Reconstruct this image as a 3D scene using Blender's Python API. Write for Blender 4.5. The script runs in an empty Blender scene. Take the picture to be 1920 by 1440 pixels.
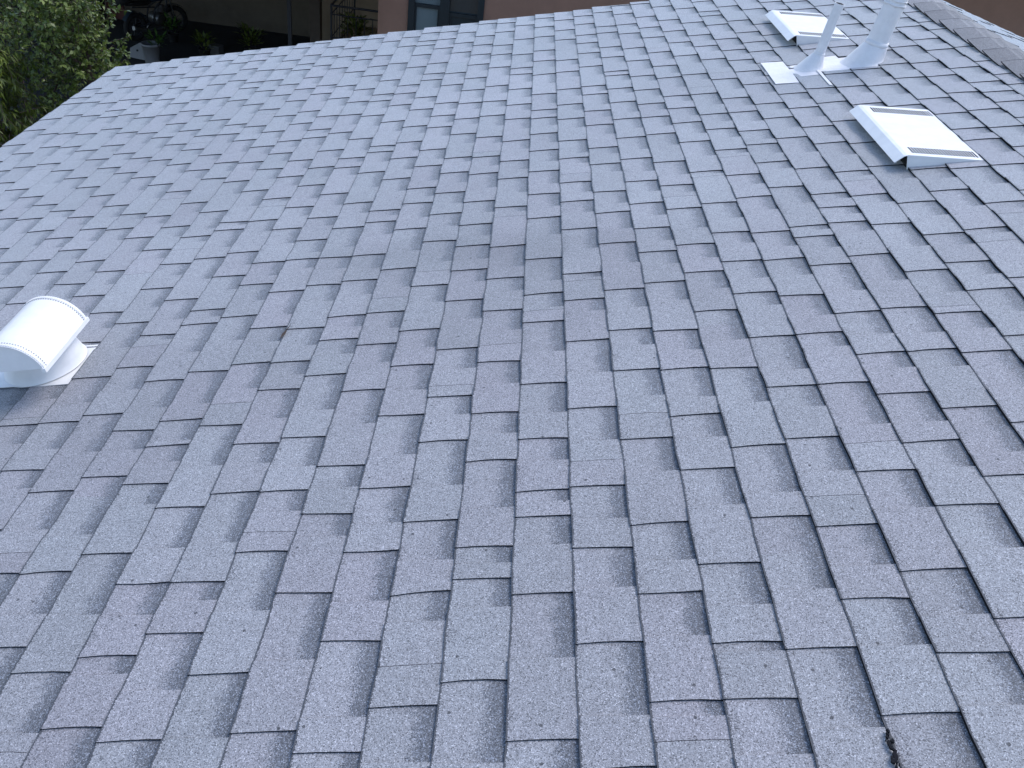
import bpy, math, random
import numpy as np
from mathutils import Vector, Matrix

SC = bpy.context.scene
COL = SC.collection
# ------------------------------------------------------------------ roof frame
# roof coordinates: u runs along the courses (away), v up the slope, both in course exposures; n metres off the deck
S = 0.143                                   # one course exposure in metres
PITCH = math.radians(14.04)                 # 3 in 12
CP, SP = math.cos(PITCH), math.sin(PITCH)
OZ = 4.516
def R(u, v, n=0.0):
    return Vector((v * S * CP - n * SP, u * S, OZ + v * S * SP + n * CP))

# ------------------------------------------------------------------ camera
CAMH = 10.696 * S
M = ((0.031703, 0.991859, -0.123329), (-0.587677, -0.081311, -0.804999), (0.808474, -0.097999, -0.580315))
def roofdir(a):                             # direction in (u, v, n) -> world
    return Vector((a[1] * CP - a[2] * SP, a[0], a[1] * SP + a[2] * CP)).normalized()
cx, cy, cz = roofdir(M[0]), roofdir(M[1]), roofdir(M[2])
cam_data = bpy.data.cameras.new('camera')
cam = bpy.data.objects.new('camera', cam_data); COL.objects.link(cam)
CAMPOS = R(0, 0, CAMH)
mw = Matrix((( cx.x, -cy.x, -cz.x, CAMPOS.x), (cx.y, -cy.y, -cz.y, CAMPOS.y), (cx.z, -cy.z, -cz.z, CAMPOS.z), (0, 0, 0, 1)))
cam.matrix_world = mw
cam_data.sensor_width = 36.0; cam_data.lens = 1599.16 / 1920 * 36.0
cam_data.clip_start = 0.05; cam_data.clip_end = 600
SC.camera = cam

# ------------------------------------------------------------------ world, sun, exposure
SUN_EL, SUN_AZ = math.radians(56), math.radians(52)      # azimuth from +Y (away) towards +X (up-slope)
w = bpy.data.worlds.new('World'); SC.world = w; w.use_nodes = True
wn = w.node_tree.nodes; wl = w.node_tree.links
bg = wn['Background']
sky = wn.new('ShaderNodeTexSky'); sky.sky_type = 'NISHITA'; sky.sun_disc = False
sky.sun_elevation = SUN_EL; sky.sun_rotation = SUN_AZ
sky.air_density = 1.0; sky.dust_density = 1.0; sky.ozone_density = 1.5
wl.new(sky.outputs[0], bg.inputs[0]); bg.inputs[1].default_value = 0.15
sun_d = bpy.data.lights.new('sun', 'SUN'); sun_d.energy = 1.2; sun_d.angle = math.radians(30); sun_d.color = (1.0, 0.985, 0.96)
sun = bpy.data.objects.new('sun', sun_d); COL.objects.link(sun)
sdir = Vector((math.sin(SUN_AZ) * math.cos(SUN_EL), math.cos(SUN_AZ) * math.cos(SUN_EL), math.sin(SUN_EL)))
sun.rotation_euler = sdir.to_track_quat('Z', 'Y').to_euler(); sun.location = (6, 6, 14)
vs = SC.view_settings
vs.view_transform = 'Standard'; vs.look = 'None'; vs.gamma = 1.0; vs.use_curve_mapping = False
vs.exposure = 0.92

# ------------------------------------------------------------------ helpers
rnd = random.Random(11)
def tag(o, label=None, cat=None, group=None, kind=None):
    if label: o['label'] = label
    if cat: o['category'] = cat
    if group: o['group'] = group
    if kind: o['kind'] = kind
    return o
def empty(name, loc, label=None, cat=None, group=None):
    o = bpy.data.objects.new(name, None); o.empty_display_size = 0.1
    COL.objects.link(o); o.location = loc
    tag(o, label, cat, group)
    WORLD[o.name] = Vector(loc)
    return o
WORLD = {}                                   # world origin of every object (nothing is rotated or scaled)
class MB:
    """collects faces in world coordinates; build() links them as one mesh object"""
    def __init__(self):
        self.v = []; self.f = []; self.m = []; self.a = []; self.b = []; self.sm = []
    def poly(self, pts, mat=0, uva=None, uvb=(0, 0), smooth=False):
        i = len(self.v)
        self.v.extend(Vector(p) for p in pts)
        self.f.append(tuple(range(i, i + len(pts)))); self.m.append(mat); self.sm.append(smooth)
        self.a.append(uva if uva else [(0, 0)] * len(pts)); self.b.append(uvb)
    def grid(self, rows, mat=0, smooth=True, closed=False, flip=False):
        n = len(rows[0]); i0 = len(self.v)
        for r in rows: self.v.extend(Vector(p) for p in r)
        for i in range(len(rows) - 1):
            for j in range(n if closed else n - 1):
                k = (j + 1) % n
                q = (i0 + i * n + j, i0 + i * n + k, i0 + (i + 1) * n + k, i0 + (i + 1) * n + j)
                self.f.append(q[::-1] if flip else q); self.m.append(mat); self.sm.append(smooth)
                self.a.append([(0, 0)] * 4); self.b.append((0, 0))
    def hexa(self, c, mat=0):                # eight corners: bottom ring 0-3, top ring 4-7
        for q in ((3, 2, 1, 0), (4, 5, 6, 7), (0, 1, 5, 4), (1, 2, 6, 5), (2, 3, 7, 6), (3, 0, 4, 7)):
            self.poly([c[k] for k in q], mat)
    def box(self, x0, x1, y0, y1, z0, z1, mat=0):
        self.hexa([(x0, y0, z0), (x1, y0, z0), (x1, y1, z0), (x0, y1, z0), (x0, y0, z1), (x1, y0, z1), (x1, y1, z1), (x0, y1, z1)], mat)
    def rbox(self, u0, u1, v0, v1, n0, n1, mat=0):     # box in roof coordinates
        self.hexa([R(u0, v0, n0), R(u0, v1, n0), R(u1, v1, n0), R(u1, v0, n0), R(u0, v0, n1), R(u0, v1, n1), R(u1, v1, n1), R(u1, v0, n1)], mat)
    def tube(self, pts, rad, seg=10, mat=0, cap=True):
        pts = [Vector(p) for p in pts]
        if not hasattr(rad, '__len__'): rad = [rad] * len(pts)
        rows = []; ref = None
        for i, p in enumerate(pts):
            d = (pts[min(i + 1, len(pts) - 1)] - pts[max(i - 1, 0)]).normalized()
            if ref is None: ref = d.orthogonal().normalized()
            x = (ref - d * ref.dot(d)).normalized(); y = d.cross(x); ref = x
            rows.append([p + (x * math.cos(t) + y * math.sin(t)) * rad[i] for t in (2 * math.pi * k / seg for k in range(seg))])
        self.grid(rows, mat, True, True)
        if cap:
            self.poly(rows[0][::-1], mat); self.poly(rows[-1], mat)
    def lathe(self, base, axis, prof, seg=24, mat=0, cap=True):   # prof: (height along axis, radius)
        a = Vector(axis).normalized(); x = a.orthogonal().normalized(); y = a.cross(x); b = Vector(base)
        rows = [[b + a * h + (x * math.cos(t) + y * math.sin(t)) * r for t in (2 * math.pi * k / seg for k in range(seg))] for h, r in prof]
        self.grid(rows, mat, True, True)
        if cap: self.poly(rows[0][::-1], mat); self.poly(rows[-1], mat)
    def build(self, name, mats, parent=None, origin=None):
        me = bpy.data.meshes.new(name)
        pw = WORLD[parent.name] if parent else Vector((0, 0, 0))
        if origin is None:
            if parent: origin = pw
            else:
                n = len(self.v)
                origin = Vector((sum(p.x for p in self.v) / n, sum(p.y for p in self.v) / n, min(p.z for p in self.v)))
        me.from_pydata([tuple(p - origin) for p in self.v], [], self.f)
        me.polygons.foreach_set('material_index', self.m)
        me.polygons.foreach_set('use_smooth', self.sm)
        la = me.uv_layers.new(name='band'); lb = me.uv_layers.new(name='tint')
        fa = [c for f in self.a for p in f for c in p]
        fb = [c for f, t in zip(self.f, self.b) for _ in f for c in t]
        la.data.foreach_set('uv', fa); lb.data.foreach_set('uv', fb)
        for m in (mats if isinstance(mats, (list, tuple)) else [mats]): me.materials.append(m)
        o = bpy.data.objects.new(name, me); COL.objects.link(o)
        if parent: o.parent = parent
        o.location = origin - pw
        WORLD[o.name] = Vector(origin)
        return o

# ------------------------------------------------------------------ materials
def mat(name, col, rough=0.8, metal=0.0, var=0.0, scale=8.0, bump=0.0, bscale=60.0, col2=None, spec=None):
    m = bpy.data.materials.new(name); m.use_nodes = True
    N, L = m.node_tree.nodes, m.node_tree.links
    b = N['Principled BSDF']; b.inputs['Roughness'].default_value = rough; b.inputs['Metallic'].default_value = metal
    if spec is not None: b.inputs['Specular IOR Level'].default_value = spec
    b.inputs['Base Color'].default_value = (*col, 1)
    g = N.new('ShaderNodeNewGeometry')
    if var or col2:
        n = N.new('ShaderNodeTexNoise'); n.inputs['Scale'].default_value = scale; n.inputs['Detail'].default_value = 6; n.inputs['Roughness'].default_value = 0.65
        L.new(g.outputs['Position'], n.inputs['Vector'])
        r = N.new('ShaderNodeValToRGB'); r.color_ramp.elements[0].position = 0.32; r.color_ramp.elements[1].position = 0.68
        c2 = col2 if col2 else tuple(c * (1 - var) for c in col)
        r.color_ramp.elements[0].color = (*c2, 1); r.color_ramp.elements[1].color = (*col, 1)
        L.new(n.outputs['Fac'], r.inputs['Fac']); L.new(r.outputs['Color'], b.inputs['Base Color'])
    if bump:
        n = N.new('ShaderNodeTexNoise'); n.inputs['Scale'].default_value = bscale; n.inputs['Detail'].default_value = 4
        L.new(g.outputs['Position'], n.inputs['Vector'])
        bp = N.new('ShaderNodeBump'); bp.inputs['Strength'].default_value = bump; bp.inputs['Distance'].default_value = 0.01
        L.new(n.outputs['Fac'], bp.inputs['Height']); L.new(bp.outputs['Normal'], b.inputs['Normal'])
    return m

def granules(name, sheen=0.85):
    """mineral granules: random light and dark grains, a tint per tab, a band of darker grains printed on the lower layer"""
    m = bpy.data.materials.new(name); m.use_nodes = True
    N, L = m.node_tree.nodes, m.node_tree.links
    b = N['Principled BSDF']; b.inputs['Roughness'].default_value = 0.7; b.inputs['Specular IOR Level'].default_value = 0.45
    b.inputs['Sheen Weight'].default_value = sheen; b.inputs['Sheen Roughness'].default_value = 0.34; b.inputs['Sheen Tint'].default_value = (0.93, 0.96, 1, 1)
    pos = N.new('ShaderNodeNewGeometry').outputs['Position']
    def math_(op, a, c=None, clamp=False):
        n = N.new('ShaderNodeMath'); n.operation = op; n.use_clamp = clamp
        for i, x in enumerate((a, c)):
            if x is None: continue
            if isinstance(x, (int, float)): n.inputs[i].default_value = x
            else: L.new(x, n.inputs[i])
        return n.outputs[0]
    def noise(scale, detail=3, rough=0.5):
        n = N.new('ShaderNodeTexNoise'); n.inputs['Scale'].default_value = scale; n.inputs['Detail'].default_value = detail; n.inputs['Roughness'].default_value = rough
        L.new(pos, n.inputs['Vector']); return n.outputs['Fac']
    def ramp(fac, stops, interp='LINEAR'):
        r = N.new('ShaderNodeValToRGB'); r.color_ramp.interpolation = interp
        e = r.color_ramp.elements
        while len(e) < len(stops): e.new(0.5)
        for k, (p_, c) in enumerate(stops):
            e[k].position = p_; e[k].color = (c, c, c, 1) if isinstance(c, (int, float)) else (*c, 1)
        L.new(fac, r.inputs['Fac']); return r.outputs['Color']
    def mix(fac, a, c, blend='MIX'):
        n = N.new('ShaderNodeMixRGB'); n.blend_type = blend
        for i, x in ((0, fac), (1, a), (2, c)):
            if isinstance(x, (int, float)): n.inputs[i].default_value = x
            elif isinstance(x, tuple): n.inputs[i].default_value = (*x, 1)
            else: L.new(x, n.inputs[i])
        return n.outputs[0]
    def uv(layer):
        n = N.new('ShaderNodeUVMap'); n.uv_map = layer
        s = N.new('ShaderNodeSeparateXYZ'); L.new(n.outputs['UV'], s.inputs[0]); return s.outputs[0], s.outputs[1]
    vor = N.new('ShaderNodeTexVoronoi'); vor.inputs['Scale'].default_value = 500; L.new(pos, vor.inputs['Vector'])
    sep = N.new('ShaderNodeSeparateColor'); L.new(vor.outputs['Color'], sep.inputs[0])
    grain = ramp(sep.outputs[0], GRAIN)
    f, flag = uv('band'); r1, r2 = uv('tint')
    tint = ramp(math_('ADD', math_('MULTIPLY', r2, 0.55), math_('MULTIPLY', noise(5.5, 4, .6), 0.5)), TINT)
    col = mix(1.0, grain, tint, 'MULTIPLY')
    # brightness of each tab, random blotches of two sizes, one broad ragged darker patch
    br = math_('ADD', math_('MULTIPLY', r1, 0.13), 0.92)
    bl = math_('ADD', math_('MULTIPLY', noise(34, 4, .7), 0.26), 0.87)
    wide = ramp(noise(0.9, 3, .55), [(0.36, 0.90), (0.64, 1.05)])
    sepp = N.new('ShaderNodeSeparateXYZ'); L.new(pos, sepp.inputs[0])
    sx = math_('DIVIDE', math_('SUBTRACT', sepp.outputs[0], DARK_PATCH[0]), DARK_PATCH[2])
    sy = math_('DIVIDE', math_('SUBTRACT', sepp.outputs[1], DARK_PATCH[1]), DARK_PATCH[3])
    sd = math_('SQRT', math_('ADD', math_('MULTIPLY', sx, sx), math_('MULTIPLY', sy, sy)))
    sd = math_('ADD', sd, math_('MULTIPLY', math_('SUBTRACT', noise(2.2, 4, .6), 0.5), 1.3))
    st = ramp(sd, [(0.15, DARK_PATCH[4]), (1.0, 1.0)], 'EASE')
    col = mix(1.0, col, br, 'MULTIPLY'); col = mix(1.0, col, bl, 'MULTIPLY')
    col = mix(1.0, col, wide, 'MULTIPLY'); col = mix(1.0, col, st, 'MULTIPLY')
    # printed band of dark grains (only where flag = 1, along the upper part of the exposed face)
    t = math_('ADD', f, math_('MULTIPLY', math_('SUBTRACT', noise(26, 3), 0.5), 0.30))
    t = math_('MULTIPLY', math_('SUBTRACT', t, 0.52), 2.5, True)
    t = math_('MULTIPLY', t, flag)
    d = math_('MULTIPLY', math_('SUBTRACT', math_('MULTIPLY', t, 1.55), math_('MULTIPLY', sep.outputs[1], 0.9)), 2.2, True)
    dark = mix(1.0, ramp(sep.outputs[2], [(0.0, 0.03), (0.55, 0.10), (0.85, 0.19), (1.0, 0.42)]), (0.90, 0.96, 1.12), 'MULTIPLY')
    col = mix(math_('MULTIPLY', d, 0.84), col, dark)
    # bare asphalt specks
    v2 = N.new('ShaderNodeTexVoronoi'); v2.inputs['Scale'].default_value = 21; L.new(pos, v2.inputs['Vector'])
    s2 = N.new('ShaderNodeSeparateColor'); L.new(v2.outputs['Color'], s2.inputs[0])
    sp = math_('MULTIPLY', math_('LESS_THAN', math_('ADD', v2.outputs['Distance'], math_('MULTIPLY', noise(240, 2), 0.07)), 0.115), math_('GREATER_THAN', s2.outputs[0], 0.62))
    col = mix(math_('MULTIPLY', sp, 0.8), col, (0.03, 0.03, 0.034))
    # grit and lost grains gathered in patches just above the butt edges
    cl = math_('MULTIPLY', math_('SUBTRACT', noise(7.5, 4, .6), 0.53), 7.0, True)
    cl = math_('MULTIPLY', cl, math_('SUBTRACT', 1.0, math_('MULTIPLY', f, 4.5), True))
    gr = math_('MULTIPLY', math_('LESS_THAN', math_('MULTIPLY', sep.outputs[2], math_('ADD', noise(95, 2), 0.5)), math_('MULTIPLY', cl, 0.42)), 0.75)
    col = mix(gr, col, (0.035, 0.035, 0.042))
    # grains rubbed off along the butt edge: a ragged line of bare asphalt
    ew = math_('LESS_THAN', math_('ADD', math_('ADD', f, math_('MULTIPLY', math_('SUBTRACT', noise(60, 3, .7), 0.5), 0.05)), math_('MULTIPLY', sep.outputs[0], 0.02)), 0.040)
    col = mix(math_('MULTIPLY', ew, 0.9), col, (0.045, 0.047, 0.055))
    L.new(col, b.inputs['Base Color'])
    bp = N.new('ShaderNodeBump'); bp.inputs['Strength'].default_value = 0.5; bp.inputs['Distance'].default_value = 0.0012
    L.new(vor.outputs['Distance'], bp.inputs['Height']); L.new(bp.outputs['Normal'], b.inputs['Normal'])
    return m
GRAIN = [(0.0, 0.075), (0.12, 0.17), (0.3, 0.25), (0.6, 0.292), (0.86, 0.35), (0.95, 0.43), (1.0, 0.58)]
TINT = [(0.0, (0.955, 0.975, 1.02)), (0.5, (0.98, 0.965, 1.02)), (0.75, (1.0, 0.958, 1.03)), (1.0, (1.025, 0.955, 1.04))]
DARK_PATCH = (R(21.2, -3.5).x, R(21.2, -3.5).y, 1.25, 0.27, 0.83)
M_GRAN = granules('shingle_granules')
M_EDGE = mat('asphalt_edge', (0.016, 0.016, 0.019), 0.95, spec=0.1)
M_FELT = mat('roof_felt', (0.03, 0.03, 0.033), 0.95)
M_CAPG = granules('ridge_cap_granules', 0.05)
M_WHITE = mat('white_painted_metal', (0.83, 0.81, 0.80), 0.42, var=0.10, scale=14, bump=0.06, bscale=12)
M_WHITE2 = mat('white_brushed_paint', (0.79, 0.765, 0.77), 0.55, var=0.10, scale=22, bump=0.25, bscale=90)
M_BLACK = mat('black_inside', (0.012, 0.012, 0.013), 0.8)
M_STUCCO = mat('terracotta_stucco', (0.42, 0.235, 0.165), 0.95, var=0.16, scale=3.0, bump=0.4, bscale=70)
M_BEIGE = mat('beige_stucco', (0.45, 0.36, 0.27), 0.95, var=0.2, scale=2.0, bump=0.3, bscale=60)
M_YARD = mat('yard_wall_stucco', (0.17, 0.14, 0.11), 0.95, var=0.35, scale=1.3, bump=0.3, bscale=60)
M_FRAME = mat('dark_green_paint', (0.018, 0.026, 0.030), 0.5)
M_GLASS = mat('window_glass', (0.03, 0.045, 0.05), 0.06, spec=0.8)
M_BLIND = mat('pale_blind', (0.20, 0.245, 0.25), 0.8, var=0.1, scale=3)
M_GROUND = mat('dark_asphalt', (0.04, 0.04, 0.043), 0.9, var=0.4, scale=1.4, bump=0.3, bscale=90)
M_SOIL = mat('bare_soil', (0.085, 0.06, 0.045), 0.95, var=0.4, scale=5, bump=0.6, bscale=20)
M_IRON = mat('black_iron', (0.03, 0.032, 0.04), 0.45)
M_RUBBER = mat('rubber', (0.015, 0.015, 0.016), 0.85)
M_STEEL = mat('worn_steel', (0.20, 0.20, 0.21), 0.4, metal=0.8)
M_RED = mat('dark_red_paint', (0.13, 0.022, 0.016), 0.6, var=0.3, scale=6)
M_BLUE = mat('dark_blue_plastic', (0.015, 0.03, 0.05), 0.5)
M_PLASTIC = mat('white_plastic', (0.22, 0.22, 0.235), 0.5, var=0.12, scale=12)
M_TRIM = mat('brown_trim', (0.10, 0.075, 0.06), 0.7, var=0.2, scale=9)
M_BARK = mat('bark', (0.09, 0.06, 0.045), 0.95, var=0.4, scale=30, bump=0.6, bscale=50)
M_SHEET = mat('dark_grey_sheet', (0.12, 0.12, 0.125), 0.7, var=0.2, scale=4)
M_WALLH = mat('house_wall_paint', (0.36, 0.31, 0.26), 0.9, var=0.1, scale=3, bump=0.2)
def leafmat(name, c1, c2, c3):
    m = bpy.data.materials.new(name); m.use_nodes = True
    N, L = m.node_tree.nodes, m.node_tree.links
    b = N['Principled BSDF']; b.inputs['Roughness'].default_value = 0.42
    u = N.new('ShaderNodeUVMap'); u.uv_map = 'tint'
    s = N.new('ShaderNodeSeparateXYZ'); L.new(u.outputs['UV'], s.inputs[0])
    r = N.new('ShaderNodeValToRGB'); e = r.color_ramp.elements; e.new(0.5)
    for k, (p_, c) in enumerate(((0.0, c1), (0.5, c2), (1.0, c3))): e[k].position = p_; e[k].color = (*c, 1)
    L.new(s.outputs[0], r.inputs['Fac']); L.new(r.outputs['Color'], b.inputs['Base Color'])
    tr = N.new('ShaderNodeBsdfTranslucent'); L.new(r.outputs['Color'], tr.inputs['Color'])
    mx = N.new('ShaderNodeMixShader'); mx.inputs[0].default_value = 0.3
    L.new(b.outputs[0], mx.inputs[1]); L.new(tr.outputs[0], mx.inputs[2]); L.new(mx.outputs[0], N['Material Output'].inputs[0])
    return m
M_LEAF_A = leafmat('leaf_olive', (0.06, 0.092, 0.014), (0.12, 0.168, 0.028), (0.27, 0.32, 0.09))
M_LEAF_B = leafmat('leaf_bamboo', (0.065, 0.09, 0.010), (0.12, 0.16, 0.018), (0.21, 0.25, 0.035))
M_LEAF_C = leafmat('leaf_pot', (0.04, 0.09, 0.02), (0.07, 0.15, 0.03), (0.12, 0.22, 0.05))

# ------------------------------------------------------------------ setting: ground
mb = MB(); mb.poly([(-150, -120, 0), (150, -120, 0), (150, 180, 0), (-150, 180, 0)])
tag(mb.build('ground', M_GROUND, origin=Vector((0, 0, 0))), kind='structure')
mb = MB(); mb.poly([(-9.0, 5.6, 0.004), (-4.2, 5.6, 0.004), (-4.2, 13.2, 0.004), (-9.0, 13.2, 0.004)])
tag(mb.build('planting_bed', M_SOIL, origin=Vector((-6, 9, 0.004))), kind='structure')

# ------------------------------------------------------------------ the house we stand on
V0 = -8.6506                                 # v of the butt line of course 0
EAVE, CREST, RAKE, NEAR = -25.2, 16.15, 48.2, -16.0
OFFK = [-17, -16, -15, -14, -13, -12, -11, -10, -9, -8, -7, -6, -5, -3, 0, 17, 19, 20, 21, 22, 23, 24]
OFFV = [-.44, -.40, -.36, -.33, -.28, -.21, -.15, -.10, -.08, -.07, -.05, -.03, -.02, 0, .02, .03, .08, .16, .2, .22, .24, .25]
def vbutt(k):
    if k <= -16: return EAVE
    return V0 + k + float(np.interp(k, OFFK, OFFV))
# far ends of the tabs along every course (u); t marks a tight joint, /x the length of the low step beyond the joint
ROWS = {
    -16: '35.93 37.84 39.36 41.61 42.54 43.99 46.27',
    -15: '32.65 34.62 37.00 39.52 41.44 42.92 45.15 46.80',
    -14: '30.99t 31.18 32.79 35.07 36.75 39.09 40.97 43.45 45.97',
    -13: '28.33 30.25 32.20t 32.86 34.77 36.33 38.56 39.52 41.08 43.37 45.01 46.51',
    -12: '27.40 29.30 31.85 34.03 36.64 38.57 40.06 41.36 43.29 44.81 47.16',
    -11: '24.83 27.14 28.32 30.81 32.73 34.30 35.86 37.79 40.38 42.19 43.90 45.82',
    -10: '23.70 25.95 27.56 29.66 31.55 33.08 35.45 37.78 39.43 41.44 43.81 46.48',
    -9: '21.90 23.62 25.19 26.81 28.65 30.76 32.31 34.60 36.30 38.00 39.56 41.94 43.62 45.62 47.20',
    -8: '20.79 22.65 24.12 25.66 27.51 30.06 31.78 33.48 35.14 37.01 39.48 42.18 44.14 45.66 47.03',
    -7: '21.72 23.17 25.43 26.58 29.12 31.07 32.61 33.33t 34.20 36.13 38.79 40.60 41.53 43.51 46.10',
    -6: '20.85 22.32 24.56 26.17 27.56t 28.24 30.19 31.74 34.04 35.21 37.83 39.80 41.45 43.27 44.86 47.18',
    -5: '14.81/0.70 15.05t 16.32 19.75 21.94t 23.50 25.14 27.01 28.96t 29.13 30.68 33.04 34.67 36.12t 36.82 38.79 40.39 42.75 43.77 45.37 47.73',
    -4: '13.17/0.59 14.80/0.97 16.54 19.06 20.90 22.38 23.30t 24.21 26.06 28.61 30.41 32.04 33.72 35.63 37.64 39.34 41.12 43.10 46.52',
    -3: '10.23 10.73t 12.42/1.10 14.96/1.34 16.84 17.76t 18.30 20.10 22.55 24.45 25.02 27.53 29.47 31.03 32.35 34.34 35.88 38.25 39.50 42.23 44.24 45.82 47.43',
    -2: '8.57 10.20/0.96 12.10t/1.00 12.76 14.26/0.68 16.14/1.09 18.66 19.38 21.24/0.81 22.71 24.92 25.95t 26.62 28.50 30.04 32.39 33.32 34.93 37.26 39.05 41.21 43.28 44.91 47.28',
    -1: '6.66t 8.04/1.07 10.57/1.41 12.44/0.61 13.64/0.55 14.51/0.73 16.37/1.30 18.88/1.20 20.57 21.87/0.85 24.08 25.68 27.47 29.07 30.74 32.64 34.74 36.42 38.16 40.22 43.59 46.26',
    0: '7.03 8.29/0.35 9.79/0.70 11.68/1.08 14.20/1.35 14.96t 16.56 18.16/0.69 20.00/1.26 21.86/0.59 23.08/0.84 24.66 26.50 28.79 29.69 31.66 34.31 36.18 37.07 39.10 41.80 44.85 46.61',
    1: '6.78 8.67/1.07 9.75/0.42 11.99/1.34 13.47/0.65 15.37/1.08 16.48 17.96/0.82 20.17/0.92 21.76/0.71 23.11t/0.74 23.71 25.53 28.07 30.00 30.61 33.28 35.29 36.84 38.00 40.76 42.84 44.57 45.44 47.04',
    2: '7.85/1.08 10.37/1.33 10.83t 11.94/0.58 13.56/0.94 15.80/1.34 17.29/0.67 18.39/0.57 20.23/0.81 21.71/0.84 23.89/0.93 24.72 27.24 29.12 30.70 32.40 34.39 35.96 38.38 39.34 41.01 43.59 45.31 46.81',
    3: '6.83 9.36/1.33 11.22/0.59 12.13t/0.21 12.56 15.07/1.21 16.93/0.81 18.40/0.80 19.08t 20.69/1.05 23.17/1.46 25.02 26.20 28.10 29.64 31.98 33.30 34.86 37.27 39.04 40.59t 42.41 44.16 46.16',
    4: '6.47 8.33/1.33 10.21 11.83/0.95 13.46t/0.71 14.05 15.90 17.40/0.81 19.58/0.91 20.34t 22.15/1.29 24.00 25.58 27.23 28.58 30.92 32.63 34.50 36.20 37.90 39.95 43.33 44.99 47.52',
    5: '7.14/0.86 7.82t 9.22/0.59 10.86/0.95 13.09/1.33 14.58/0.66 14.95t 16.42/0.83 18.64/0.94 20.23/0.68 21.66/0.86 23.03 24.65 26.88 28.38 28.80t 30.30 32.63 34.36 36.39 39.10 41.20 42.81 45.35 47.16',
    6: '7.51/1.28 9.44/0.60 10.15 12.39/1.31 13.88/0.70 15.75 16.42t 17.97/0.95 19.59/0.71 21.42/1.27 23.30t 24.01 26.22 27.72 29.62 31.93 33.61 35.59 37.65 38.61 40.76 43.47 46.18',
    7: '6.53 9.06/1.23 10.79/0.69 11.45 12.93/0.67 14.78/1.05 17.27/1.30 17.77t 18.60/0.69 20.47/1.25 23.02/1.17 24.72 26.54 28.39 30.02 31.70 32.63 34.56 37.25 39.30 40.99 43.48 45.37 47.19',
    8: '8.06/1.22 9.96/0.86 11.47/0.85 12.15t 13.80/1.06 16.30/1.29 18.14/0.57 19.05t 19.47 22.06/1.26 23.94 25.37 26.03t 27.40 29.03 31.29 32.92 34.84 37.23 39.01 40.60t 42.44 44.24 46.28',
    9: '6.42t 7.03 8.93/0.83 10.44/0.85 12.70/0.96 13.45t 15.00/0.96 16.61/0.69 18.45 20.32t/0.54 20.97 22.91 24.40 26.60 28.05 30.29 31.84 33.80 34.87 37.61 39.70 41.39 42.86 44.94 46.63',
    10: '7.01 7.94/0.17 9.46/0.85 11.72/0.95 13.31/0.71 14.74t/0.87 14.90 16.40/0.83 18.63/0.93 20.25/0.72 21.66/0.83 23.31 24.93 26.78 28.71 30.61 32.50 34.17 35.92 36.51 38.62 40.25 42.80 43.99 46.92',
    11: '7.78/1.26 9.53t/0.69 10.41/0.70 12.26/1.28 14.77/1.21 16.46t/0.64 17.09 18.95/0.88 20.46/0.82 22.70 23.49t 24.35 26.22 28.74 30.49 31.95 33.63 37.65 39.63 42.17 43.90 46.04 47.88',
    12: '6.69 8.60/0.85 10.12/0.88 10.80t 12.37/0.94 13.99/0.71 15.83/1.29 17.73/0.62 19.33/0.94 20.95/0.71 22.83 24.72t 25.15 27.70 29.56 31.10 32.50 34.82 36.44 38.53 39.18t 40.99 42.81 44.91 47.72',
    13: '7.58/0.83 9.09/0.87 11.35/0.94 12.10t 13.96/1.34 15.80/0.56 17.43/0.93 18.74t/0.39 19.22 20.74/0.88 23.00 24.62 26.05t 26.69 28.59 30.10 32.39 33.17t 34.87 37.58 39.67 41.67 43.75 46.59',
    14: '8.13 10.41/0.98 12.04/0.73 13.49/0.92 14.88/0.57 16.51/0.94 18.73/1.31 20.26/0.67 20.88 23.44 25.35 26.86 28.12 30.01 31.53 33.85 34.65t 36.59 38.62 40.47 42.76 45.62',
    15: '11.03 12.91/1.31 14.84/0.63 16.52/1.06 19.04/1.33 20.88/0.57 21.82 22.72 24.59 27.14 29.05 30.55 32.84 34.48 36.04 37.55 39.35 41.86 43.59 44.46 46.61',
    16: '12.37 14.63 16.14/0.68 16.38t 18.04/1.05 20.55/1.32 22.39 23.34t 24.06 26.37 27.86 29.76 35.30 36.92 38.35 40.00 42.13 45.00',
    17: '15.09 16.98/1.00 18.26/0.65 19.75/0.65 21.65 24.20 26.09 31.56 34.55 37.19 39.14 41.03 43.88',
    18: '17.35 19.09t 19.83 22.17 23.69 29.46 36.37 43.12',
    19: '20.45t 21.15 23.49 28.91 31.16 34.76 36.26 42.74',
    20: '23.44 25.39 26.35 27.76 29.28 31.61 33.33 37.52 39.33 40.99 42.94',
    21: '24.56 29.53 31.45 33.13 35.32 39.03 42.02',
    22: '28.23 29.26 30.34 32.05 34.43 35.96 37.94 42.86',
    23: '29.75 30.89 32.48 34.43 37.06 38.31',
}
house = empty('house', R(16, 0) * 1.0, 'house with a low grey laminated shingle roof, ridge cap and white roof vents', 'house')
WORLD[house.name] = Vector(house.location)

def slab(mb, P, u0, u1, v0, v1, n0, n1, mat=0):
    mb.hexa([P(u0, v0, n0), P(u0, v1, n0), P(u1, v1, n0), P(u1, v0, n0), P(u0, v0, n1), P(u0, v1, n1), P(u1, v1, n1), P(u1, v0, n1)], mat)
crest = R(0, CREST, 0)
def RB(u, w, n=0.0):                          # rear slope: w courses down from the crest
    return Vector((crest.x + w * S * CP + n * SP, u * S, crest.z - w * S * SP + n * CP))
mb = MB(); slab(mb, R, NEAR, RAKE - .25, EAVE + .25, CREST, -0.03, -0.001)
front = mb.build('roof', [M_FELT], house)
mb = MB(); slab(mb, RB, NEAR, RAKE - .25, 0.02, 40.9, -0.03, -0.001)
rear = mb.build('roof', [M_FELT], house)
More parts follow.
